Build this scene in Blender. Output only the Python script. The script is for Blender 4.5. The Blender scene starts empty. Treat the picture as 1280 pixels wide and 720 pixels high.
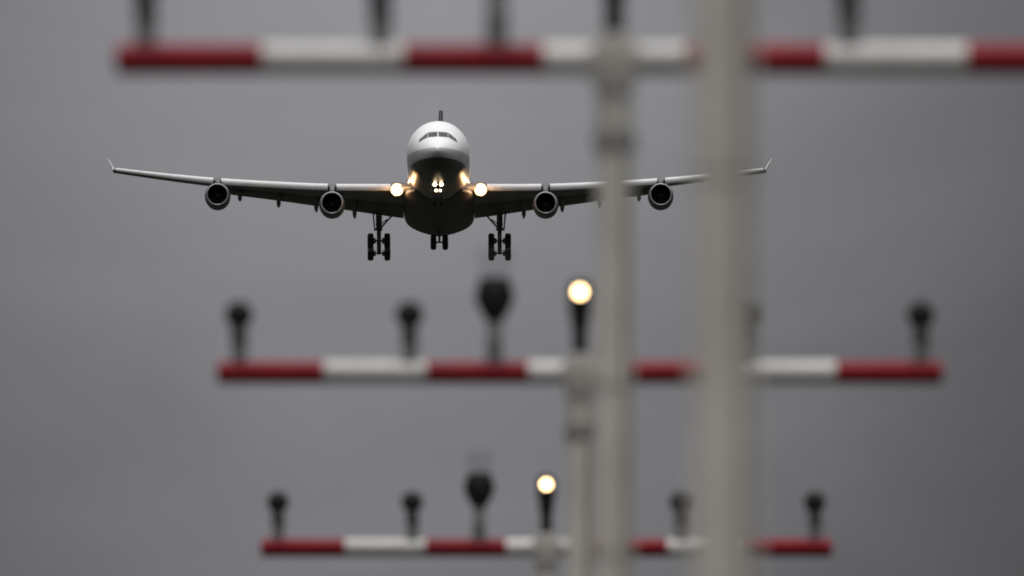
import bpy, bmesh, math, random
import numpy as np
from mathutils import Vector, Matrix

random.seed(7)
R = math.radians
scene = bpy.context.scene
col = scene.collection

# ------------------------------------------------------------------ camera
EYE = Vector((0.0, 0.0, 1.7))
cam_d = bpy.data.cameras.new('camera')
cam = bpy.data.objects.new('camera', cam_d)
col.objects.link(cam)
cam.location = EYE
PITCH = 3.045                                  # camera tilted up, horizon far below the frame
cam.rotation_euler = (R(90 + PITCH), 0, 0)
cam_d.sensor_width = 36.0
cam_d.lens = 600.0
cam_d.clip_start = 0.5
cam_d.clip_end = 60000.0
cam_d.dof.use_dof = True
cam_d.dof.focus_distance = 800.0
cam_d.dof.aperture_fstop = 5.0
cam_d.dof.aperture_blades = 0
scene.camera = cam

# ------------------------------------------------------------------ world: thick overcast
SUN_EL, SUN_AZ = 87.0, 190.0                   # behind the camera and high, behind the cloud
world = bpy.data.worlds.new('World')
scene.world = world
world.use_nodes = True
nt = world.node_tree
nt.nodes.clear()


def N(tree, typ, **kw):
    n = tree.nodes.new(typ)
    for k, v in kw.items():
        if k == 'ins':
            for i, val in v.items():
                n.inputs[i].default_value = val
        else:
            setattr(n, k, v)
    return n


def L(tree, a, ao, b, bi):
    tree.links.new(a.outputs[ao], b.inputs[bi])


def math_node(tree, op, a=None, b=None, clamp=False):
    n = N(tree, 'ShaderNodeMath', operation=op)
    n.use_clamp = clamp
    for i, v in enumerate((a, b)):
        if v is None:
            continue
        if isinstance(v, tuple):
            tree.links.new(v[0].outputs[v[1]], n.inputs[i])
        else:
            n.inputs[i].default_value = v
    return n


out = N(nt, 'ShaderNodeOutputWorld')
bg = N(nt, 'ShaderNodeBackground', ins={1: 0.1})
sky = N(nt, 'ShaderNodeTexSky', sky_type='NISHITA', sun_disc=False)
sky.sun_elevation = R(SUN_EL)
sky.sun_rotation = R(SUN_AZ)
sky.air_density = 1.0
sky.dust_density = 3.0
hsv = N(nt, 'ShaderNodeHueSaturation', ins={1: 0.25})
L(nt, sky, 0, hsv, 4)
tc = N(nt, 'ShaderNodeTexCoord')
sep = N(nt, 'ShaderNodeSeparateXYZ')
L(nt, tc, 0, sep, 0)
# cloud deck brightness by elevation: a dark bank low down, bright overhead
ramp = N(nt, 'ShaderNodeValToRGB')
cr = ramp.color_ramp
cr.interpolation = 'B_SPLINE'
stops = [(0.0, 0.11), (0.030, 0.160), (0.046, 0.20), (0.060, 0.265), (0.068, 0.28), (0.085, 0.26),
         (0.16, 0.22), (0.35, 0.42), (0.65, 0.95), (1.0, 1.2)]
while len(cr.elements) < len(stops):
    cr.elements.new(0.5)
for e, (p, v) in zip(cr.elements, stops):
    e.position = p
    e.color = (v * 0.995, v * 0.983, v * 1.048, 1)
L(nt, sep, 2, ramp, 0)
# slow cloud structure
mp = N(nt, 'ShaderNodeMapping')
mp.inputs['Scale'].default_value = (1, 1, 2.2)
L(nt, tc, 0, mp, 0)
nz = N(nt, 'ShaderNodeTexNoise', ins={'Scale': 42.0, 'Detail': 5.0, 'Roughness': 0.5, 'Distortion': 0.6})
L(nt, mp, 0, nz, 'Vector')
nr = N(nt, 'ShaderNodeMapRange', ins={1: 0.3, 2: 0.7, 3: 0.925, 4: 1.075})
L(nt, nz, 0, nr, 0)
# the deck is thinner (lighter) around one azimuth and thicker to the right of it
dx = math_node(nt, 'ADD', (sep, 0), 0.007)
dx2 = math_node(nt, 'MULTIPLY', (dx, 0), (dx, 0))
dx3 = math_node(nt, 'MULTIPLY', (dx2, 0), -650.0)
ex = math_node(nt, 'EXPONENT', (dx3, 0))
az = N(nt, 'ShaderNodeMapRange', ins={1: 0.0, 2: 1.0, 3: 0.16, 4: 1.0})
L(nt, ex, 0, az, 0)
# ... only the low deck ahead varies that way
fr = N(nt, 'ShaderNodeMapRange', ins={1: 0.10, 2: 0.30, 3: 1.0, 4: 0.0})
L(nt, sep, 2, fr, 0)
azm = N(nt, 'ShaderNodeMix', data_type='FLOAT')
L(nt, fr, 0, azm, 0)
azm.inputs[2].default_value = 1.0
L(nt, az, 0, azm, 3)
# the side of the sky behind the camera, towards the hidden sun, is brighter
# (low sky there is darkened, added to keep the bar undersides dark)
bh = N(nt, 'ShaderNodeMapRange', ins={1: -0.8, 2: 0.3, 3: 1.0, 4: 0.0})
L(nt, sep, 1, bh, 0)
hi = N(nt, 'ShaderNodeMapRange', ins={1: 0.25, 2: 0.7, 3: -0.92, 4: 0.8})
L(nt, sep, 2, hi, 0)
bm_ = math_node(nt, 'MULTIPLY', (bh, 0), (hi, 0))
by = math_node(nt, 'ADD', (bm_, 0), 1.0)
m1 = math_node(nt, 'MULTIPLY', (nr, 0), (azm, 0))
m2 = math_node(nt, 'MULTIPLY', (m1, 0), (by, 0))
m3 = math_node(nt, 'MULTIPLY', (m2, 0), 10.0)
vm = N(nt, 'ShaderNodeVectorMath', operation='SCALE')
L(nt, ramp, 0, vm, 0)
L(nt, m3, 0, vm, 3)
mix = N(nt, 'ShaderNodeMix', data_type='RGBA')
mix.inputs[0].default_value = 0.985             # little of the clear sky gets through the deck
L(nt, hsv, 0, mix, 6)
L(nt, vm, 0, mix, 7)
L(nt, mix, 2, bg, 0)
L(nt, bg, 0, out, 0)

sun_d = bpy.data.lights.new('sun', 'SUN')
sun_d.energy = 1.35
sun_d.angle = R(12)
sun_d.color = (1.0, 0.965, 0.92)
sun = bpy.data.objects.new('sun', sun_d)
col.objects.link(sun)
sun.rotation_euler = (R(90 - SUN_EL), 0, R(-10))   # light falls towards +Y and down
sun.location = (0, -20, 60)

scene.view_settings.view_transform = 'Standard'
scene.view_settings.look = 'None'
scene.view_settings.exposure = 0.0
scene.view_settings.gamma = 1.0
scene.view_settings.use_curve_mapping = False
scene.cycles.use_denoising = True
scene.cycles.max_bounces = 6


# ------------------------------------------------------------------ materials
def mat(name, base, rough=0.5, metal=0.0, var=0.12, scale=6.0, dirt=None, spec=0.5, coat=0.0):
    m = bpy.data.materials.new(name)
    m.use_nodes = True
    t = m.node_tree
    b = t.nodes['Principled BSDF']
    tcn = N(t, 'ShaderNodeTexCoord')
    n = N(t, 'ShaderNodeTexNoise', ins={'Scale': scale, 'Detail': 6.0, 'Roughness': 0.6})
    L(t, tcn, 3, n, 'Vector')
    mr = N(t, 'ShaderNodeMapRange', ins={1: 0.25, 2: 0.75, 3: 1 - var, 4: 1 + var})
    L(t, n, 0, mr, 0)
    sc = N(t, 'ShaderNodeVectorMath', operation='SCALE')
    sc.inputs[0].default_value = base
    L(t, mr, 0, sc, 3)
    L(t, sc, 0, b, 'Base Color')
    rr = N(t, 'ShaderNodeMapRange', ins={1: 0.2, 2: 0.8, 3: max(0.03, rough - 0.08), 4: min(1, rough + 0.1)})
    L(t, n, 0, rr, 0)
    L(t, rr, 0, b, 'Roughness')
    b.inputs['Metallic'].default_value = metal
    b.inputs['Specular IOR Level'].default_value = spec
    b.inputs['Coat Weight'].default_value = coat
    return m


def emit(name, colr, strength):
    m = bpy.data.materials.new(name)
    m.use_nodes = True
    b = m.node_tree.nodes['Principled BSDF']
    b.inputs['Base Color'].default_value = (0.8, 0.8, 0.8, 1)
    b.inputs['Emission Color'].default_value = (*colr, 1)
    b.inputs['Emission Strength'].default_value = strength
    return m


def striped(name):
    """red and white bands 0.6 m long along the bar, with grime"""
    m = bpy.data.materials.new(name)
    m.use_nodes = True
    t = m.node_tree
    b = t.nodes['Principled BSDF']
    tcn = N(t, 'ShaderNodeTexCoord')
    s = N(t, 'ShaderNodeSeparateXYZ')
    L(t, tcn, 3, s, 0)
    a = math_node(t, 'ADD', (s, 0), 2.1)
    d = math_node(t, 'DIVIDE', (a, 0), 0.6)
    d = math_node(t, 'MINIMUM', (d, 0), 6.5)
    d = math_node(t, 'MAXIMUM', (d, 0), 0.1)
    f = math_node(t, 'FLOOR', (d, 0))
    mo = math_node(t, 'MODULO', (f, 0), 2.0)
    n = N(t, 'ShaderNodeTexNoise', ins={'Scale': 3.5, 'Detail': 7.0, 'Roughness': 0.7})
    L(t, tcn, 3, n, 'Vector')
    mr = N(t, 'ShaderNodeMapRange', ins={1: 0.25, 2: 0.75, 3: 0.70, 4: 1.16})
    L(t, n, 0, mr, 0)
    mx = N(t, 'ShaderNodeMix', data_type='RGBA')
    L(t, mo, 0, mx, 0)
    mx.inputs[6].default_value = (0.23, 0.004, 0.012, 1)
    mx.inputs[7].default_value = (0.62, 0.605, 0.57, 1)
    sc = N(t, 'ShaderNodeVectorMath', operation='SCALE')
    L(t, mx, 2, sc, 0)
    L(t, mr, 0, sc, 3)
    L(t, sc, 0, b, 'Base Color')
    b.inputs['Roughness'].default_value = 0.6
    b.inputs['Specular IOR Level'].default_value = 0.25
    return m


def fuselage_mat():
    """white upper body over a grey belly, underside shade painted in below a second level line, faint dirt and skin joints"""
    m = bpy.data.materials.new('fuselage_paint')
    m.use_nodes = True
    t = m.node_tree
    b = t.nodes['Principled BSDF']
    tcn = N(t, 'ShaderNodeTexCoord')
    s = N(t, 'ShaderNodeSeparateXYZ')
    L(t, tcn, 3, s, 0)
    n = N(t, 'ShaderNodeTexNoise', ins={'Scale': 0.8, 'Detail': 6.0, 'Roughness': 0.6})
    L(t, tcn, 3, n, 'Vector')
    mr = N(t, 'ShaderNodeMapRange', ins={1: 0.25, 2: 0.75, 3: 0.93, 4: 1.04})
    L(t, n, 0, mr, 0)
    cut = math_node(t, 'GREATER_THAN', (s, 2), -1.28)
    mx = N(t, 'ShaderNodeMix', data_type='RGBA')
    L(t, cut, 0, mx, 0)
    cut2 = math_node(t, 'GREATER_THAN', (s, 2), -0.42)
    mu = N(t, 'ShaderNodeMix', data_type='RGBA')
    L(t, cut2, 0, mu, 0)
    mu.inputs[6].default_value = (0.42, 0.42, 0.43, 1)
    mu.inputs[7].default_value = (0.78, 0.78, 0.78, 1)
    mx.inputs[6].default_value = (0.055, 0.054, 0.055, 1)  # near-black lowest tone: underside shade put into the paint
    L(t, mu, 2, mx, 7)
    sc = N(t, 'ShaderNodeVectorMath', operation='SCALE')
    L(t, mx, 2, sc, 0)
    L(t, mr, 0, sc, 3)
    # joint rings every 2.7 m
    d = math_node(t, 'DIVIDE', (s, 1), 2.7)
    fr_ = math_node(t, 'FRACT', (d, 0))
    j = math_node(t, 'LESS_THAN', (fr_, 0), 0.008)
    mj = N(t, 'ShaderNodeMix', data_type='RGBA')
    L(t, j, 0, mj, 0)
    L(t, sc, 0, mj, 6)
    mj.inputs[7].default_value = (0.3, 0.3, 0.3, 1)
    L(t, mj, 2, b, 'Base Color')
    b.inputs['Roughness'].default_value = 0.38
    return m


M = dict(
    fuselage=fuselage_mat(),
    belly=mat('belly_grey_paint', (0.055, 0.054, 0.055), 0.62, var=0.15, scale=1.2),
    wing=mat('wing_grey_paint', (0.10, 0.10, 0.102), 0.5, var=0.12, scale=1.0),
    slat=mat('slat_bare_metal_paint', (0.70, 0.70, 0.69), 0.4, var=0.08, scale=1.5),
    flap=mat('flap_grey_paint', (0.08, 0.08, 0.082), 0.5, var=0.12, scale=1.0),
    nacelle=mat('nacelle_grey_paint', (0.055, 0.078, 0.09), 0.4, var=0.1, scale=1.5),
    lip=mat('polished_intake_lip', (0.30, 0.30, 0.31), 0.4, metal=0.6, var=0.06, scale=3),
    liner=mat('intake_liner', (0.018, 0.018, 0.02), 0.8, var=0.1, scale=4),
    fan=mat('fan_blade_titanium', (0.02, 0.02, 0.022), 0.5, metal=0.5, var=0.1, scale=4),
    fin=mat('dark_blue_fin_paint', (0.015, 0.018, 0.04), 0.4, var=0.1, scale=1.0),
    glass=mat('cockpit_glass', (0.045, 0.05, 0.05), 0.12, var=0.05, scale=4),
    gear=mat('gear_dull_steel', (0.10, 0.10, 0.105), 0.5, metal=0.3, var=0.15, scale=5),
    tyre=mat('tyre_rubber', (0.014, 0.014, 0.015), 0.85, var=0.2, scale=8),
    rim=mat('wheel_rim_metal', (0.22, 0.22, 0.22), 0.5, metal=0.4, var=0.1, scale=8),
    bar=striped('red_white_bar_paint'),
    mast=mat('mast_pale_paint', (0.62, 0.588, 0.515), 0.6, var=0.24, scale=1.6),
    bracket=mat('bracket_galvanised', (0.46, 0.44, 0.392), 0.65, metal=0.1, var=0.2, scale=14),
    collar=mat('collar_weathered', (0.26, 0.25, 0.222), 0.65, var=0.2, scale=14),
    stem=mat('lamp_stem_grey', (0.22, 0.22, 0.215), 0.55, metal=0.2, var=0.15, scale=20),
    housing=mat('lamp_housing_black', (0.018, 0.018, 0.0185), 0.8, var=0.2, scale=20, spec=0.2),
    swivel=mat('swivel_dark_grey', (0.07, 0.07, 0.07), 0.7, var=0.2, scale=20, spec=0.2),
    lens=mat('lamp_lens_glass', (0.10, 0.10, 0.11), 0.1, var=0.05, scale=20),
    concrete=mat('footing_concrete', (0.32, 0.31, 0.29), 0.85, var=0.25, scale=5),
    ground=mat('meadow_ground', (0.026, 0.027, 0.020), 0.95, var=0.4, scale=0.08, spec=0.1),
    lit=emit('lit_approach_lens', (1.0, 0.66, 0.30), 13.0),
    landing=emit('lit_landing_lens', (1.0, 0.78, 0.46), 26.0),
    halo_reflector=emit('reflector_halo_glow', (1.0, 0.50, 0.16), 1.3),  # bowl given its own amber glow, imitating the halo round the lamp
    turnoff=emit('lit_turnoff_lens', (1.0, 0.72, 0.42), 7.0),
    taxi=emit('lit_taxi_lens', (1.0, 0.74, 0.42), 7.0),
    red_beacon=emit('beacon_red', (1.0, 0.05, 0.02), 0.6),
)


# ------------------------------------------------------------------ mesh helpers
class MB:
    def __init__(self):
        self.v, self.f, self.mi = [], [], []

    def add(self, verts, faces, mi=0):
        o = len(self.v)
        self.v += [tuple(p) for p in verts]
        self.f += [tuple(i + o for i in f) for f in faces]
        self.mi += [mi] * len(faces)
        return self

    def loft(self, rings, caps=True, closed=True, mi=0):
        n = len(rings[0])
        vs = [p for r in rings for p in r]
        fs = []
        for k in range(len(rings) - 1):
            for i in range(n if closed else n - 1):
                j = (i + 1) % n
                fs.append((k * n + i, k * n + j, (k + 1) * n + j, (k + 1) * n + i))
        if caps:
            fs.append(tuple(range(n - 1, -1, -1)))
            fs.append(tuple((len(rings) - 1) * n + i for i in range(n)))
        return self.add(vs, fs, mi)

    def tube(self, a, b, r0, r1=None, n=14, mi=0):
        return self.lathe(a, Vector(b) - Vector(a), [(0, r0), (1, r0 if r1 is None else r1)], n, rel=True, mi=mi)

    def lathe(self, origin, axis, prof, n=24, rel=False, caps=True, mi=0):
        """prof: (distance along the axis, radius)"""
        o = Vector(origin)
        ax = Vector(axis)
        ln = ax.length if rel else 1.0
        ax = ax.normalized()
        ref = Vector((0, 0, 1)) if abs(ax.z) < 0.9 else Vector((1, 0, 0))
        u = ax.cross(ref).normalized()
        w = ax.cross(u).normalized()
        rings = []
        for d, r in prof:
            c = o + ax * (d * ln)
            rings.append([c + u * (r * math.cos(2 * math.pi * i / n)) + w * (r * math.sin(2 * math.pi * i / n)) for i in range(n)])
        return self.loft(rings, caps=caps, mi=mi)

    def box(self, c, size, rot=None, mi=0, taper=1.0):
        sx, sy, sz = (s / 2 for s in size)
        vs = []
        for z in (-1, 1):
            k = taper if z < 0 else 1.0
            for x, y in ((-1, -1), (1, -1), (1, 1), (-1, 1)):
                p = Vector((x * sx * k, y * sy * k, z * sz))
                if rot is not None:
                    p = rot @ p
                vs.append(p + Vector(c))
        return self.add(vs, [(3, 2, 1, 0), (4, 5, 6, 7), (0, 1, 5, 4), (1, 2, 6, 5), (2, 3, 7, 6), (3, 0, 4, 7)], mi)

    def build(self, name, mats, parent=None, bevel=0.0, angle=38):
        me = bpy.data.meshes.new(name)
        me.from_pydata(self.v, [], self.f)
        if not isinstance(mats, (list, tuple)):
            mats = [mats]
        for m in mats:
            me.materials.append(m)
        for p, i in zip(me.polygons, self.mi):
            p.material_index = i
        bm = bmesh.new()
        bm.from_mesh(me)
        bmesh.ops.remove_doubles(bm, verts=bm.verts, dist=1e-5)
        bmesh.ops.recalc_face_normals(bm, faces=bm.faces)
        if bevel:
            es = [e for e in bm.edges if len(e.link_faces) == 2 and e.calc_face_angle(0) > R(50)]
            bmesh.ops.bevel(bm, geom=es, offset=bevel, segments=2, affect='EDGES', profile=0.6)
        bm.to_mesh(me)
        bm.free()
        me.polygons.foreach_set('use_smooth', [True] * len(me.polygons))
        me.set_sharp_from_angle(angle=R(angle))
        me.update()
        o = bpy.data.objects.new(name, me)
        col.objects.link(o)
        if parent is not None:
            o.parent = parent
        return o


def tag(o, label=None, cat=None, group=None, kind=None):
    for k, v in (('label', label), ('category', cat), ('group', group), ('kind', kind)):
        if v:
            o[k] = v
    return o


def empty(name, loc, rot=(0, 0, 0)):
    o = bpy.data.objects.new(name, None)
    o.empty_display_size = 0.3
    o.location = loc
    o.rotation_euler = rot
    col.objects.link(o)
    return o


def copy_tree(o, parent=None):
    c = o.copy()
    col.objects.link(c)
    c.parent = parent
    for ch in [x for x in bpy.data.objects if x.parent == o]:
        copy_tree(ch, c)
    return c


def curve(xs, ys):
    """monotone cubic through the points"""
    xs, ys = np.array(xs, float), np.array(ys, float)
    h = np.diff(xs)
    d = np.diff(ys) / h
    m = np.zeros(len(xs))
    m[0], m[-1] = d[0], d[-1]
    for i in range(1, len(xs) - 1):
        if d[i - 1] * d[i] > 0:
            w1, w2 = 2 * h[i] + h[i - 1], h[i] + 2 * h[i - 1]
            m[i] = (w1 + w2) / (w1 / d[i - 1] + w2 / d[i])

    def f(x):
        x = min(max(x, xs[0]), xs[-1])
        i = min(max(int(np.searchsorted(xs, x)) - 1, 0), len(h) - 1)
        t = (x - xs[i]) / h[i]
        return float((1 + 2 * t) * (1 - t) ** 2 * ys[i] + t * (1 - t) ** 2 * h[i] * m[i]
                     + t * t * (3 - 2 * t) * ys[i + 1] + t * t * (t - 1) * h[i] * m[i + 1])
    return f


# ------------------------------------------------------------------ ground
g = MB()
gn = 48
half = 9000.0
gx = [math.copysign(abs(t) ** 3, t) * half for t in np.linspace(-1, 1, gn + 1)]
vs = [(x, y + 600, -0.02 + 0.05 * math.sin(x * 0.7) * math.cos(y * 0.53)) for y in gx for x in gx]
fs = [(j * (gn + 1) + i, j * (gn + 1) + i + 1, (j + 1) * (gn + 1) + i + 1, (j + 1) * (gn + 1) + i)
      for j in range(gn) for i in range(gn)]
ground = g.add(vs, fs).build('ground', M['ground'])
tag(ground, kind='structure')

# ------------------------------------------------------------------ approach light masts
BAR_Z = EYE.z + 4.83                            # all the bars stand level, 30 m apart or so
CAT = 'approach light mast'
GROUP = 'approach light masts in a row before the runway'


def lamp(root, x):
    """lamp turned away from the camera, on a stem clamped to the bar"""
    hz = BAR_Z + 0.345
    h = MB()
    h.lathe((x, -0.085, hz), (0, 1, 0), [(0, 0.010), (0.004, 0.028), (0.02, 0.048), (0.05, 0.068), (0.09, 0.075),
                                         (0.15, 0.077), (0.165, 0.082), (0.18, 0.082)], 28)
    for k in range(5):                          # cooling ribs on the back shell
        h.box((x, -0.055 + 0.022 * k, hz + 0.064), (0.012, 0.012, 0.02))
    h.box((x, -0.01, hz - 0.085), (0.055, 0.05, 0.05))
    ho = h.build('lamp', M['housing'], root, bevel=0.002)
    s = MB()
    s.lathe((x, 0, BAR_Z + 0.045), (0, 0, 1), [(0, 0.042), (0.10, 0.042), (0.105, 0.047), (0.125, 0.047), (0.13, 0.041),
                                             (0.215, 0.040)], 20)
    s.box((x, 0, BAR_Z + 0.069), (0.085, 0.07, 0.014))     # foot on the bar
    s.build('stem', [M['stem']], ho, bevel=0.002)
    u = MB()
    u.lathe((x, 0, hz - 0.185), (0, 0, 1), [(0, 0.044), (0.02, 0.049), (0.085, 0.047), (0.13, 0.042)], 20)
    u.build('swivel', M['swivel'], ho)
    e = MB()
    e.lathe((x, 0.0955, hz), (0, 1, 0), [(0, 0.066), (0.008, 0.060), (0.014, 0.035), (0.016, 0.004)], 28)
    e.build('lens', M['lens'], ho)
    c = MB()
    pts = [(x + 0.03, 0.05, hz - 0.06), (x + 0.045, 0.045, hz - 0.13), (x + 0.042, 0.04, hz - 0.22), (x + 0.03, 0.03, BAR_Z + 0.065)]
    for a, b in zip(pts[:-1], pts[1:]):
        c.tube(a, b, 0.008, n=8)
    c.build('cable', M['housing'], ho)
    return ho


def flasher(root, x):
    """larger flashing lamp on a funnel shaped holder, with bird deterrent wires on top"""
    hz = BAR_Z + 0.455
    h = MB()
    h.lathe((x, -0.10, hz), (0, 1, 0), [(0, 0.02), (0.006, 0.055), (0.03, 0.080), (0.07, 0.106), (0.16, 0.110),
                                        (0.18, 0.115), (0.20, 0.115)], 32)
    h.lathe((x, 0, hz - 0.150), (0, 0, 1), [(0, 0.056), (0.02, 0.060), (0.055, 0.086), (0.09, 0.100), (0.12, 0.092)], 24)
    h.box((x, 0.005, hz + 0.060), (0.180, 0.18, 0.075), taper=1.1)
    ho = h.build('flashing_lamp', M['housing'], root, bevel=0.002)
    s = MB()
    s.lathe((x, 0, BAR_Z + 0.045), (0, 0, 1), [(0, 0.050), (0.12, 0.048), (0.125, 0.054), (0.15, 0.054), (0.155, 0.047),
                                             (0.27, 0.046)], 20)
    s.box((x, 0, BAR_Z + 0.069), (0.10, 0.08, 0.014))
    s.build('stem', M['stem'], ho, bevel=0.002)
    e = MB()
    e.lathe((x, 0.1005, hz), (0, 1, 0), [(0, 0.095), (0.012, 0.088), (0.022, 0.055), (0.025, 0.004)], 32)
    e.build('lens', M['lens'], ho)
    w = MB()
    for k in range(9):
        a = -0.10 + 0.025 * k
        y = -0.06 + 0.03 * (k % 5)
        w.tube((x + a * 0.75, y, hz + 0.085), (x + a, y, hz + 0.26 + 0.01 * (k % 3)), 0.0028, n=6)
    w.build('bird_wire', M['gear'], ho)
    return ho


def centre_lamp(root):
    """the one lamp of each bar that faces the camera and is lit"""
    hz = BAR_Z + 0.470
    h = MB()
    h.lathe((0, 0.115, hz), (0, -1, 0), [(0, 0.012), (0.005, 0.030), (0.03, 0.050), (0.08, 0.066), (0.16, 0.070),
                                         (0.175, 0.074), (0.20, 0.074), (0.20, 0.034), (0.185, 0.031)], 32)
    h.box((0, 0.02, hz - 0.10), (0.15, 0.10, 0.10), taper=0.7)
    h.lathe((0, 0, hz - 0.20), (0, 0, 1), [(0, 0.050), (0.03, 0.058), (0.08, 0.058), (0.10, 0.052)], 20)
    ho = h.build('lit_lamp', M['housing'], root, bevel=0.002)
    tag(ho, 'lit lamp glowing warm white')
    s = MB()
    s.lathe((0, 0, BAR_Z + 0.05), (0, 0, 1), [(0, 0.052), (0.05, 0.046), (0.12, 0.044), (0.23, 0.044)], 20)
    s.build('stem', M['housing'], ho)
    e = MB()
    e.lathe((0, -0.0705, hz), (0, -1, 0), [(0, 0.030), (0.008, 0.027), (0.012, 0.018), (0.014, 0.004)], 32)
    e.build('lens', M['lit'], ho)
    return ho


def make_mast():
    root = empty('approach_light_mast', (0, 0, 0))
    m = MB()
    m.lathe((0, 0, 0.16), (0, 0, 1), [(0, 0.094), (3.0, 0.089), (BAR_Z - 0.48, 0.074), (BAR_Z - 0.30, 0.073)], 36)
    mo = m.build('mast', M['mast'], root)
    c = MB()                                     # supply cable clipped to the mast
    c.tube((0.062, -0.085, 0.16), (0.050, -0.072, BAR_Z - 0.40), 0.011, n=8)
    for k in range(7):
        c.lathe((0, 0, 0.8 + 0.72 * k), (0, 0, 1), [(0, 0.0945 - 0.0022 * k), (0.02, 0.0945 - 0.0022 * k)], 24)
    c.build('cable', M['collar'], mo)
    c = MB()
    c.box((0, 0, BAR_Z - 0.345), (0.158, 0.158, 0.098))
    c.box((0.084, 0, BAR_Z - 0.345), (0.014, 0.05, 0.07))
    c.box((-0.084, 0, BAR_Z - 0.345), (0.014, 0.05, 0.07))
    c.build('collar', M['collar'], mo, bevel=0.003)
    f = MB()
    f.box((0, 0, 0.03), (0.70, 0.70, 0.22))
    f.build('footing', M['concrete'], root, bevel=0.015)
    f = MB()
    f.box((0, 0, 0.15), (0.36, 0.36, 0.03))
    for a, b in ((1, 1), (1, -1), (-1, 1), (-1, -1)):
        f.lathe((0.14 * a, 0.14 * b, 0.16), (0, 0, 1), [(0, 0.018), (0.03, 0.018), (0.03, 0.010), (0.06, 0.010)], 8)
    f.build('base_plate', M['bracket'], mo, bevel=0.003)
    b = MB()
    b.lathe((-2.128, 0, BAR_Z), (1, 0, 0), [(0, 0.037), (0.006, 0.058), (0.02, 0.067), (4.236, 0.067), (4.25, 0.058), (4.256, 0.037)], 40)
    b.build('crossbar', M['bar'], root)
    k = MB()                                     # diamond shaped gusset that holds the bar on the mast top
    for y in (-0.074, 0.074):
        pts = [(-0.125, 0.0), (-0.066, 0.105), (0.066, 0.105), (0.125, 0.0), (0.080, -0.13), (-0.080, -0.13)]
        ring0 = [(p[0], y - 0.008, BAR_Z + p[1]) for p in pts]
        ring1 = [(p[0], y + 0.008, BAR_Z + p[1]) for p in pts]
        k.loft([ring0, ring1])
    k.box((0, 0, BAR_Z - 0.185), (0.150, 0.128, 0.22))            # square sleeve down to the collar
    k.box((0, 0, BAR_Z + 0.085), (0.13, 0.13, 0.05))
    for sx in (-1, 1):
        for y in (-0.090, 0.090):
            k.lathe((0.090 * sx, y, BAR_Z - 0.02), (0, 1 if y > 0 else -1, 0), [(0, 0.016), (0.016, 0.016)], 6)
            k.lathe((0.045 * sx, y, BAR_Z - 0.13), (0, 1 if y > 0 else -1, 0), [(0, 0.016), (0.016, 0.016)], 6)
    k.build('bar_bracket', M['bracket'], root, bevel=0.002)
    for x in (-2.0, -1.0, 1.0, 2.0):
        lamp(root, x)
    flasher(root, -0.5)
    centre_lamp(root)
    return root


proto = make_mast()
MASTS = [  # distance, sideways offset, small turn, label
    (72.6, 0.436, 0.0, 'pale mast with the red and white crossbar across the top, above the airliner'),
    (99.9, 0.398, 0.0, 'light mast with red and white bar just below the airliner wheels, larger glowing lamp'),
    (127.0, 0.256, 0.0, 'farthest light mast with the lowest, shortest red and white bar, smaller glowing lamp'),
    (45.4, 0.566, 0.0, 'nearest, widest blurred pale grey pole, right of centre, no bar on it in view'),
]
for i, (d, x, rz, lab) in enumerate(MASTS):
    o = proto if i == 0 else copy_tree(proto)
    o.location = (x, d, (0.008, -0.012, -0.012, 0.0)[i])      # the ground is not quite level
    o.rotation_euler.z = R(rz)
    tag(o, lab, CAT, GROUP)

# ------------------------------------------------------------------ the airliner
# local axes: +x to the picture's right, +y aft (s metres from the nose), +z up
jet = empty('passenger_jet', (0, 0, 0))
tag(jet, 'white four engined passenger jet coming in to land with lights on and wheels down', 'airliner')

ST = [0, .15, .5, 1.0, 1.8, 2.7, 3.6, 4.6, 6.0, 7.5, 38, 45, 52, 58, 62, 63.2]
TOP = curve(ST, [-.72, -.40, -.10, .24, .72, 1.42, 2.02, 2.42, 2.72, 2.82, 2.82, 2.82, 2.75, 2.5, 2.1, 1.85])
BOT = curve(ST, [-.78, -1.05, -1.38, -1.68, -2.03, -2.30, -2.48, -2.63, -2.77, -2.82, -2.82, -2.40, -1.05, .55, 1.35, 1.55])
WID = curve(ST, [.03, .38, .74, 1.10, 1.55, 1.95, 2.25, 2.48, 2.72, 2.82, 2.82, 2.76, 2.3, 1.5, .62, .18])


def ring_pts(s, n=64, off=0.0):
    t, b, w = TOP(s), BOT(s), WID(s)
    zc, h = (t + b) / 2, (t - b) / 2
    return [((w + off) * math.cos(2 * math.pi * i / n), s, zc + (h + off) * math.sin(2 * math.pi * i / n)) for i in range(n)]


stations = [0, .03, .08, .15, .3, .5, .75, 1, 1.4, 1.8, 2.2, 2.7, 3.1, 3.6, 4.1, 4.6, 5.3, 6, 6.8, 7.5] + \
           list(np.linspace(9, 37, 15)) + list(np.linspace(38, 62, 25)) + [62.6, 63.2]
f = MB()
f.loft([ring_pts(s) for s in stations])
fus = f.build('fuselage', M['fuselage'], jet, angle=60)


def on_skin(x, z):
    """station where the fuselage skin passes through (x, z)"""
    lo, hi = 0.0, 7.5
    for _ in range(40):
        s = (lo + hi) / 2
        t, b, w = TOP(s), BOT(s), WID(s)
        q = (x / w) ** 2 + ((z - (t + b) / 2) / ((t - b) / 2)) ** 2
        if q > 1:
            lo = s
        else:
            hi = s
    return (lo + hi) / 2


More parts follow.
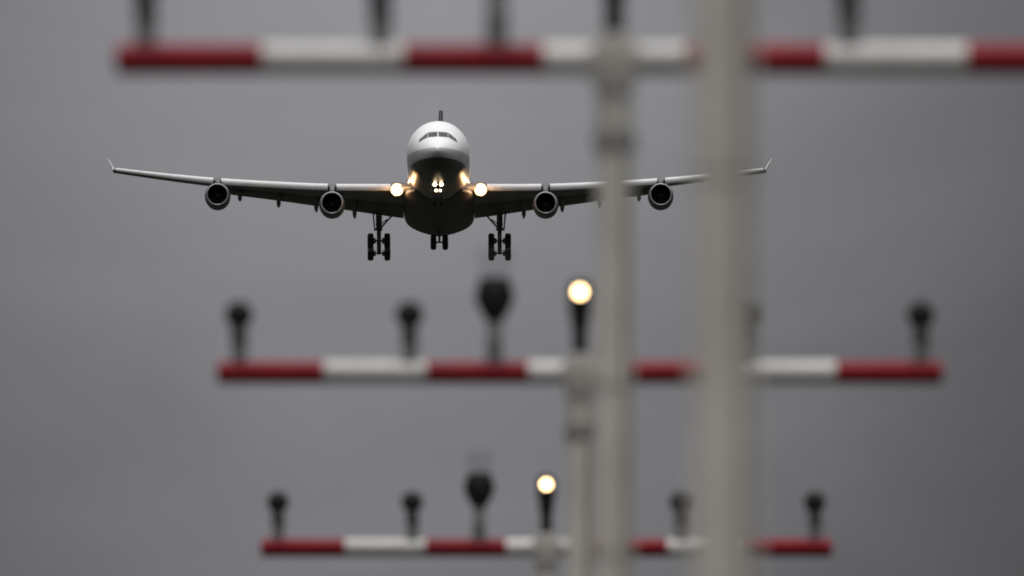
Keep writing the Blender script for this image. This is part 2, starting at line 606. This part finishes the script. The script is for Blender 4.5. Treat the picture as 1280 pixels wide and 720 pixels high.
def pane(corners, n=8):
    """a cockpit window bent over the nose; corners (x, z) in order"""
    a, b, c, d = [Vector(p) for p in corners]
    outer, inner = [], []
    for j in range(n + 1):
        for i in range(n + 1):
            u, v = i / n, j / n
            p = (a * (1 - u) + b * u) * (1 - v) + (d * (1 - u) + c * u) * v
            s = on_skin(p.x, p.y)
            outer.append((p.x * 1.006, s - 0.022, p.y + 0.014))
            inner.append((p.x * 0.99, s + 0.03, p.y - 0.02))
    k = (n + 1) ** 2
    q = lambda i, j: j * (n + 1) + i
    fs = []
    for j in range(n):
        for i in range(n):
            fs.append((q(i, j), q(i + 1, j), q(i + 1, j + 1), q(i, j + 1)))
            fs.append(tuple(k + t for t in (q(i, j + 1), q(i + 1, j + 1), q(i + 1, j), q(i, j))))
    for i in range(n):
        fs.append((q(i + 1, 0), q(i, 0), k + q(i, 0), k + q(i + 1, 0)))
        fs.append((q(i, n), q(i + 1, n), k + q(i + 1, n), k + q(i, n)))
        fs.append((q(0, i), q(0, i + 1), k + q(0, i + 1), k + q(0, i)))
        fs.append((q(n, i + 1), q(n, i), k + q(n, i), k + q(n, i + 1)))
    return MB().add(outer + inner, fs)


for sx in (1, -1):
    for cs in ([(.045, .78), (.90, .74), (.84, 1.24), (.045, 1.28)],
               [(.95, .735), (1.40, .52), (1.28, .95), (.89, 1.23)],
               [(1.44, .50), (1.72, .36), (1.62, .66), (1.33, .92)]):
        pane([(x * sx, z) for x, z in cs]).build('cockpit_window', M['glass'], fus)

# belly fairing round the wing roots
bf = MB()
FS = [17.2, 18.2, 20, 23, 27, 33, 37, 40, 42.5]
fw = curve(FS, [2.2, 2.65, 3.02, 3.20, 3.25, 3.25, 3.10, 2.7, 2.0])
fb = curve(FS, [-2.55, -2.86, -3.10, -3.32, -3.50, -3.72, -3.70, -3.40, -2.62])
ft = curve(FS, [-1.7, -1.3, -1.05, -.9, -.85, -.85, -1.0, -1.3, -1.8])
rings = []
for s in np.linspace(17.2, 42.5, 34):
    w, b_, t_ = fw(s), fb(s), ft(s)
    zc, h = (b_ + t_) / 2, (t_ - b_) / 2
    r = []
    for i in range(48):
        a = 2 * math.pi * i / 48
        ca, sa = math.cos(a), math.sin(a)
        pc, ps = (1.55, 1.15) if sa < 0 else (0.9, 0.95)
        r.append((w * math.copysign(abs(ca) ** pc, ca), s, zc + h * math.copysign(abs(sa) ** ps, sa)))
    rings.append(r)
bf.loft(rings)
bf.build('belly_fairing', M['belly'], jet, angle=60)

# ------------- wing
WX = [2.4, 3.9, 9.7, 15.0, 20.2, 25.0, 29.8]
LE_S = curve(WX, [19.38, 20.3, 23.85, 27.1, 30.3, 33.25, 36.0])
LE_Z = curve(WX, [-1.47, -1.37, -.90, -.26, .48, 1.33, 2.25])
CH = curve(WX, [12.4, 11.3, 7.9, 6.3, 4.95, 3.8, 2.65])
TC = curve(WX, [.135, .13, .115, .108, .105, .10, .10])


def foil(n=22, cut=1.0):
    """closed airfoil outline in (chord fraction, thickness fraction of t/c)"""
    xs = [0.5 * cut * (1 - math.cos(math.pi * i / n)) for i in range(n + 1)]

    def th(x):
        return 5 * (0.2969 * math.sqrt(x) - 0.126 * x - 0.3516 * x * x + 0.2843 * x ** 3 - 0.1036 * x ** 4)
    up = [(x, th(x) * 1.05) for x in xs]
    lo = [(x, -th(x) * 0.90) for x in xs]
    return up[::-1] + lo[1:]


def wing_ring(x, sx, cut):
    c, tc_, s0, z0 = CH(x), TC(x), LE_S(x), LE_Z(x)
    inc = R(-0.6 if x > 12 else 0.6)
    r = []
    for u, v in foil(cut=cut):
        y, z = u * c, v * tc_ * c
        r.append((sx * x, s0 + y * math.cos(inc), z0 + z - y * math.sin(inc)))
    return r


def flap_geo(x):
    """leading point and drop of the extended flap at span x"""
    c = CH(x)
    s0, z0 = LE_S(x), LE_Z(x)
    return s0 + 0.72 * c, z0 - 0.012 * c, c


FL_DROP = curve([3.2, 5.1, 9.4, 11.2, 14.6, 18.0, 20.8], [1.42, 1.32, 1.02, .92, .72, .60, .52])

for sx in (1, -1):
    w = MB()
    xs = list(np.linspace(2.4, 20.6, 20))
    w.loft([wing_ring(x, sx, 0.745) for x in xs])
    xs = list(np.linspace(20.6, 29.8, 10))
    w.loft([wing_ring(x, sx, 1.0) for x in xs])
    wo = w.build('wing', M['wing'], jet, angle=50)
    # slats: three spans between fuselage, engines and tip, drooped ahead of the leading edge
    for a, b_ in ((4.35, 9.28), (10.08, 19.82), (20.58, 29.6)):
        sl = MB()
        rings = []
        for x in np.linspace(a, b_, 14):
            c, s0, z0 = CH(x), LE_S(x), LE_Z(x)
            k = (0.56 + 0.10 * (30 - x) / 26) * (1.0 if x < 20 else 1.0 - 0.05 * (x - 20))   # slat height
            prof = [(0.80, 0.34), (0.52, 0.315), (0.26, 0.22), (0.08, 0.06), (0.0, -0.14), (0.02, -0.36), (0.10, -0.54),
                    (0.22, -0.66), (0.26, -0.60), (0.22, -0.36), (0.28, -0.08), (0.50, 0.16), (0.80, 0.30)]
            r = [(sx * x, s0 - 0.30 + k * 0.95 * u, z0 + 0.07 + k * v) for u, v in prof]
            rings.append(r)
        sl.loft(rings)
        sl.build('slat', M['slat'], wo, angle=50)
    # flaps
    for a, b_ in ((3.25, 9.45), (9.75, 20.5)):
        fl = MB()
        rings = []
        for x in np.linspace(a, b_, 16):
            s1, z1, c = flap_geo(x)
            cf = 0.31 * c
            drop = FL_DROP(x) - 0.06
            ang = math.asin(min(0.95, (drop - 0.012 * c) / cf))
            r = []
            for u, v in foil(14):
                y, z = u * cf, v * 0.13 * cf
                r.append((sx * x, s1 + y * math.cos(ang) + z * math.sin(ang), z1 + z * math.cos(ang) - y * math.sin(ang)))
            rings.append(r)
        fl.loft(rings)
        fl.build('flap', M['flap'], wo, angle=50)
    # flap track fairings
    for x in (7.7, 11.2, 14.65, 18.2):
        s1, z1, c = flap_geo(x)
        hh = {7.7: 0.62, 11.2: 0.5, 14.65: 0.56, 18.2: 0.42}[x]
        fa = MB()
        rings = []
        n_ = 18
        ln = 0.62 * c
        for u in np.linspace(0, 1, 15):
            rr = max(0.02, math.sin(math.pi * min(1, u * 0.62 + 0.02)) ** 0.8 if u < 0.75 else math.sin(math.pi * 0.485) * (1 - (u - 0.75) / 0.25) ** 0.75 + 0.0)
            yy = s1 - 0.30 * c + u * ln
            zz = z1 - 0.06 * c - 0.25 * hh - max(0, u - 0.35) * (FL_DROP(x) + hh * 0.55)
            rings.append([(sx * x + 0.20 * rr * math.cos(2 * math.pi * i / n_), yy, zz + hh * 0.62 * rr * math.sin(2 * math.pi * i / n_)) for i in range(n_)])
        fa.loft(rings)
        fa.build('flap_fairing', M['flap'], wo, angle=60)
    # winglet
    wl = MB()
    rings = []
    for t_ in np.linspace(0, 1, 8):
        x = 29.8 + 0.62 * t_ ** 1.2
        z = LE_Z(29.8) + 1.28 * t_
        s0 = 36.15 + 1.45 * t_
        c = 2.45 * (1 - t_) + 0.85 * t_
        r = []
        for u, v in foil(12):
            r.append((sx * (x - v * 0.09 * c * 0.9), s0 + u * c, z + v * 0.09 * c * 0.35))
        rings.append(r)
    wl.loft(rings)
    wl.build('winglet', M['slat'], wo, angle=50)
    # pylons and engines
    for ex, lip_s, ez in ((9.67, 20.6, -2.78), (20.15, 27.2, -1.16)):
        zl = LE_Z(ex)
        sl_ = LE_S(ex)
        e = MB()
        e.lathe((sx * ex, lip_s + 0.16, ez), (0, 1, 0), [(0, 1.03), (0.3, 1.10), (0.8, 1.15), (1.6, 1.17), (2.6, 1.12), (3.5, 0.98),
                                                     (4.3, 0.80), (4.3, 0.72), (3.6, 0.74)], 48, caps=False)
        e.lathe((sx * ex, lip_s + 3.6, ez), (0, 1, 0), [(0, 0.6), (1.0, 0.48), (1.7, 0.22), (2.0, 0.03)], 32)
        eo = e.build('engine', M['nacelle'], jet, angle=60)
        l_ = MB()
        l_.lathe((sx * ex, lip_s, ez), (0, 1, 0), [(0.16, 1.032), (0.06, 1.00), (0.015, 0.972), (0.0, 0.945), (0.015, 0.915), (0.06, 0.89), (0.16, 0.875)], 56, caps=False)
        l_.build('intake_lip', M['lip'], eo, angle=80)
        li = MB()
        li.lathe((sx * ex, lip_s + 0.16, ez), (0, 1, 0), [(0, 0.875), (0.4, 0.90), (1.1, 0.92)], 48, caps=False)
        li.build('intake_liner', M['liner'], eo, angle=80)
        fn = MB()
        fn.lathe((sx * ex, lip_s + 1.22, ez), (0, 1, 0), [(0, 0.92), (0.04, 0.92)], 40)
        for k in range(36):
            a = 2 * math.pi * k / 36
            ca, sa = math.cos(a), math.sin(a)
            pts = []
            for rr, wd in ((0.30, 0.05), (0.90, 0.075)):
                for q_ in (-1, 1):
                    tx = -sa * wd * q_
                    tz = ca * wd * q_
                    pts.append((sx * ex + ca * rr + tx, lip_s + 1.16 + 0.045 * q_, ez + sa * rr + tz))
            fn.add(pts, [(0, 1, 3, 2)])
        fn.build('fan', M['fan'], eo)
        sp = MB()
        sp.lathe((sx * ex, lip_s + 0.72, ez), (0, 1, 0), [(0, 0.01), (0.1, 0.10), (0.3, 0.22), (0.48, 0.29)], 28)
        sp.build('spinner', M['liner'], eo)
        py = MB()
        rings = []
        for s_, zt, zb, hw in ((lip_s + 0.75, ez + 1.22, ez + 1.0, 0.10), (lip_s + 1.3, ez + 1.5, ez + 0.9, 0.19), (lip_s + 2.2, zl - 0.06, ez + 0.85, 0.23),
                               (sl_ - 0.15, zl + 0.30, ez + 0.7, 0.24), (sl_ + 0.5, zl + 0.42, ez + 0.7, 0.24), (sl_ + 1.5, zl + 0.18, ez + 0.75, 0.22),
                               (sl_ + 3.4, zl - 0.25, zl - 0.75, 0.10)):
            rings.append([(sx * ex + hw * qx, s_, z_) for qx, z_ in ((-1, zb), (-1, zt - 0.09), (-.5, zt), (.5, zt), (1, zt - 0.09), (1, zb))])
        py.loft(rings)
        py.build('pylon', M['wing'], eo, angle=50)
    # landing light let into the wing root leading edge
    lx, ls, lz = 3.78, LE_S(3.78) - 0.02, -1.62
    h = MB()
    h.lathe((sx * lx, ls + 0.5, lz + 0.0), (0, -1, -0.05), [(0, 0.34), (0.4, 0.42), (0.66, 0.42), (0.68, 0.40)], 32)
    ho = h.build('landing_light', M['lip'], jet)
    h = MB()
    h.lathe((sx * lx, ls - 0.185, lz - 0.034), (0, -1, -0.05), [(0, 0.34), (0.05, 0.29), (0.085, 0.17), (0.09, 0.01)], 32)
    h.build('lens', M['landing'], ho)
    h = MB()
    h.lathe((sx * lx, ls - 0.16, lz - 0.034), (0, -1, -0.05), [(0, 0.30), (0.03, 0.50), (0.0, 0.56), (-0.25, 0.46)], 36, caps=False)
    h.build('halo_reflector', M['halo_reflector'], ho)
    pl_d = bpy.data.lights.new('landing_glow', 'POINT')      # the lamp's own spill on wing root and body
    pl_d.energy = 260.0
    pl_d.color = (1.0, 0.52, 0.22)
    pl_d.shadow_soft_size = 0.35
    pl = bpy.data.objects.new('landing_glow', pl_d)
    col.objects.link(pl)
    pl.parent = ho
    pl.location = (sx * (lx + 0.1), ls - 1.0, lz - 0.35)
    # runway turn-off light beside the fuselage
    tx, ts, tz = 2.56, 17.9, -1.12
    h = MB()
    h.lathe((sx * tx, ts + 0.7, tz), (0, -1, 0), [(0, 0.26), (0.5, 0.20), (0.68, 0.17), (0.70, 0.15)], 24)
    ho = h.build('turn_off_light', M['lip'], jet)
    h = MB()
    h.lathe((sx * tx, ts - 0.005, tz), (0, -1, 0), [(0, 0.148), (0.03, 0.12), (0.05, 0.01)], 24)
    h.build('lens', M['turnoff'], ho)

# ------------- tail
fv = MB()
rings = []
for t_ in np.linspace(0, 1, 12):
    z = 2.2 + t_ * (10.75 - 2.2)
    s0 = 49.6 + 8.9 * t_
    c = 9.6 * (1 - t_) + 4.4 * t_
    rings.append([(v * 0.085 * c, s0 + u * c, z) for u, v in foil(16)])
fv.loft(rings)
fv.build('tail_fin', M['fin'], jet, angle=50)
for sx in (1, -1):
    hs = MB()
    rings = []
    for t_ in np.linspace(0, 1, 10):
        x = 0.6 + t_ * 9.1
        s0 = 54.6 + 6.0 * t_
        c = 5.6 * (1 - t_) + 2.3 * t_
        z = 1.75 + 0.95 * t_
        rings.append([(sx * x, s0 + u * c, z + v * 0.09 * c + u * c * 0.035) for u, v in foil(14)])
    hs.loft(rings)
    hs.build('tailplane', M['wing'], jet, angle=50)


# ------------- undercarriage
def wheel(parent, x, s, z, r=0.70, w=0.50):
    t = MB()
    hw = w / 2
    t.lathe((x - hw, s, z), (1, 0, 0), [(0.03, r * .52), (0.0, r * .62), (0.01, r * .80), (0.06, r * .93), (0.14, r * .99), (hw, r),
                                     (w - 0.14, r * .99), (w - 0.06, r * .93), (w - 0.01, r * .80), (w, r * .62), (w - 0.03, r * .52)], 40, caps=False)
    o = t.build('wheel', M['tyre'], parent, angle=60)
    return o


def rim_into(mb, x, s, z, r, w):
    mb.lathe((x - w / 2 + 0.05, s, z), (1, 0, 0), [(0, r * .35), (0.02, r * .53), (w - 0.12, r * .53), (w - 0.10, r * .35)], 28, mi=1)


for sx in (1, -1):
    gx_, gs, gz = 5.50 * sx, 32.0, -5.38
    tilt = R(27)
    leg = MB()
    leg.tube((gx_, gs - 0.2, -1.9), (gx_, gs, -3.75), 0.30, 0.27)
    leg.tube((gx_, gs, -3.70), (gx_, gs, gz + 0.1), 0.20)
    leg.lathe((gx_, gs - 0.02, -3.85), (0, 0, 1), [(0, 0.33), (0.18, 0.33)], 20)
    # bogie beam and axles
    dy, dz = math.cos(tilt) * 0.99, math.sin(tilt) * 0.99
    leg.tube((gx_, gs - dy, gz + dz), (gx_, gs + dy, gz - dz), 0.19)
    for q_ in (-1, 1):
        leg.tube((gx_ - 0.95, gs + q_ * dy, gz - q_ * dz), (gx_ + 0.95, gs + q_ * dy, gz - q_ * dz), 0.09)
        for qx in (-1, 1):
            rim_into(leg, gx_ + qx * 0.76, gs + q_ * dy, gz - q_ * dz, 0.70, 0.54)
            leg.lathe((gx_ + qx * 0.28, gs + q_ * dy, gz - q_ * dz), (qx, 0, 0), [(0, 0.20), (0.03, 0.27), (0.20, 0.27), (0.24, 0.2)], 18)
    # torque links, side brace and pitch trimmer
    leg.tube((gx_, gs + 0.2, -3.85), (gx_, gs + 0.55, -4.45), 0.06)
    leg.tube((gx_, gs + 0.55, -4.45), (gx_, gs + 0.15, -5.05), 0.06)
    leg.tube((gx_ - 0.16 * sx, gs - 0.1, -3.65), (gx_ - 1.35 * sx, gs - 0.3, -2.35), 0.085)
    leg.tube((gx_ - 0.16 * sx, gs - 0.1, -3.30), (gx_ - 0.75 * sx, gs - 0.2, -2.85), 0.05)
    leg.tube((gx_, gs - 0.15, -4.3), (gx_, gs - dy * 0.7, gz + dz * 0.7 + 0.1), 0.06)
    leg.tube((gx_ - 0.2, gs - 0.25, -2.6), (gx_ - 0.12, gs - 0.2, -4.7), 0.025, n=8)
    lo = leg.build('main_gear', [M['gear'], M['rim']], jet)
    for q_ in (-1, 1):
        for qx in (-1, 1):
            wheel(lo, gx_ + qx * 0.76, gs + q_ * dy, gz - q_ * dz, 0.70, 0.56)
    d = MB()
    d.box((gx_ + 0.46 * sx, gs, -3.0), (0.14, 1.6, 1.7), rot=Matrix.Rotation(R(5 * sx), 3, 'Y'), taper=0.82)
    d.tube((gx_ + 0.32 * sx, gs, -3.3), (gx_, gs, -3.35), 0.04, n=8)
    d.build('gear_door', M['belly'], lo, bevel=0.02)

cg = MB()
cs_, cz = 33.2, -4.80
cg.tube((0, cs_, -3.1), (0, cs_, -4.2), 0.16)
cg.tube((0, cs_, -4.1), (0, cs_, cz), 0.11)
cg.tube((-0.62, cs_, cz), (0.62, cs_, cz), 0.08)
cg.tube((0, cs_ - 0.1, -4.0), (0, cs_ - 1.3, -3.2), 0.07)
for qx in (-1, 1):
    rim_into(cg, qx * 0.54, cs_, cz, 0.70, 0.48)
co = cg.build('centre_gear', [M['gear'], M['rim']], jet)
for qx in (-1, 1):
    wheel(co, qx * 0.54, cs_, cz, 0.70, 0.54)

ng = MB()
ns, nz_ = 6.7, -4.35
ng.tube((0, ns, -2.4), (0, ns, -3.55), 0.14)
ng.tube((0, ns, -3.5), (0, ns, nz_), 0.085)
ng.tube((-0.5, ns, nz_), (0.5, ns, nz_), 0.06)
ng.tube((0, ns + 0.1, -3.5), (0, ns + 1.4, -2.5), 0.06)
ng.tube((0, ns - 0.1, -3.55), (0, ns - 0.3, -3.9), 0.045)
ng.tube((0, ns - 0.3, -3.9), (0, ns - 0.06, -4.25), 0.045)
ng.box((0, ns - 0.14, -3.0), (0.78, 0.05, 0.09))
ng.box((0, ns - 0.14, -3.52), (0.55, 0.05, 0.07))
for qx in (-1, 1):
    rim_into(ng, qx * 0.36, ns, nz_, 0.52, 0.36)
no = ng.build('nose_gear', [M['gear'], M['rim']], jet)
for qx in (-1, 1):
    wheel(no, qx * 0.36, ns, nz_, 0.52, 0.36)
    d = MB()
    d.box((qx * 0.62, ns - 0.3, -3.12), (0.05, 2.2, 0.85), rot=Matrix.Rotation(R(-6 * qx), 3, 'Y'))
    d.build('gear_door', M['belly'], no, bevel=0.015)
    for lx, lz, r_ in ((0.29, -2.95, 0.19), (0.19, -3.50, 0.13)):
        h = MB()
        h.lathe((qx * lx, ns - 0.12, lz), (0, -1, 0), [(0, r_ * 0.5), (0.06, r_), (0.18, r_ * 1.06), (0.185, r_)], 24)
        ho = h.build('taxi_light', M['gear'], no)
        # the lens is a piece of the nose gear light: kept at the same depth as the lamp shell
        h = MB()
        h.lathe((qx * lx, ns - 0.306, lz), (0, -1, 0), [(0, r_ * 0.97), (0.03, r_ * 0.7), (0.045, 0.01)], 24)
        h.build('light_lens', M['taxi'], no)
# small antennas and beacon on the body
for s_, z_, hh in ((14.0, 2.80, 0.35), (24.0, 2.80, 0.4)):
    a = MB()
    a.add([(-.03, s_, z_), (.03, s_, z_), (.03, s_ + .5, z_), (-.03, s_ + .5, z_), (-.012, s_ + .3, z_ + hh), (.012, s_ + .3, z_ + hh), (.012, s_ + .55, z_ + hh), (-.012, s_ + .55, z_ + hh)],
          [(3, 2, 1, 0), (4, 5, 6, 7), (0, 1, 5, 4), (1, 2, 6, 5), (2, 3, 7, 6), (3, 0, 4, 7)])
    a.build('antenna', M['slat'], fus)

# put the jet on the glide path: nose towards the camera, slightly nose up
D_JET = 1541.0
PX = 21333.0
jx = (548.3 - 640) / PX * D_JET
# nose datum (s=0,z=0) should sit 182 px above the frame's centre
el = R(PITCH) + math.atan((360 - 178) / PX)
jet.location = (jx, D_JET - 20, EYE.z + math.tan(el) * (D_JET - 20))
jet.rotation_euler = (R(-4.0), 0, 0)
jet.scale = (1, 1, 1)
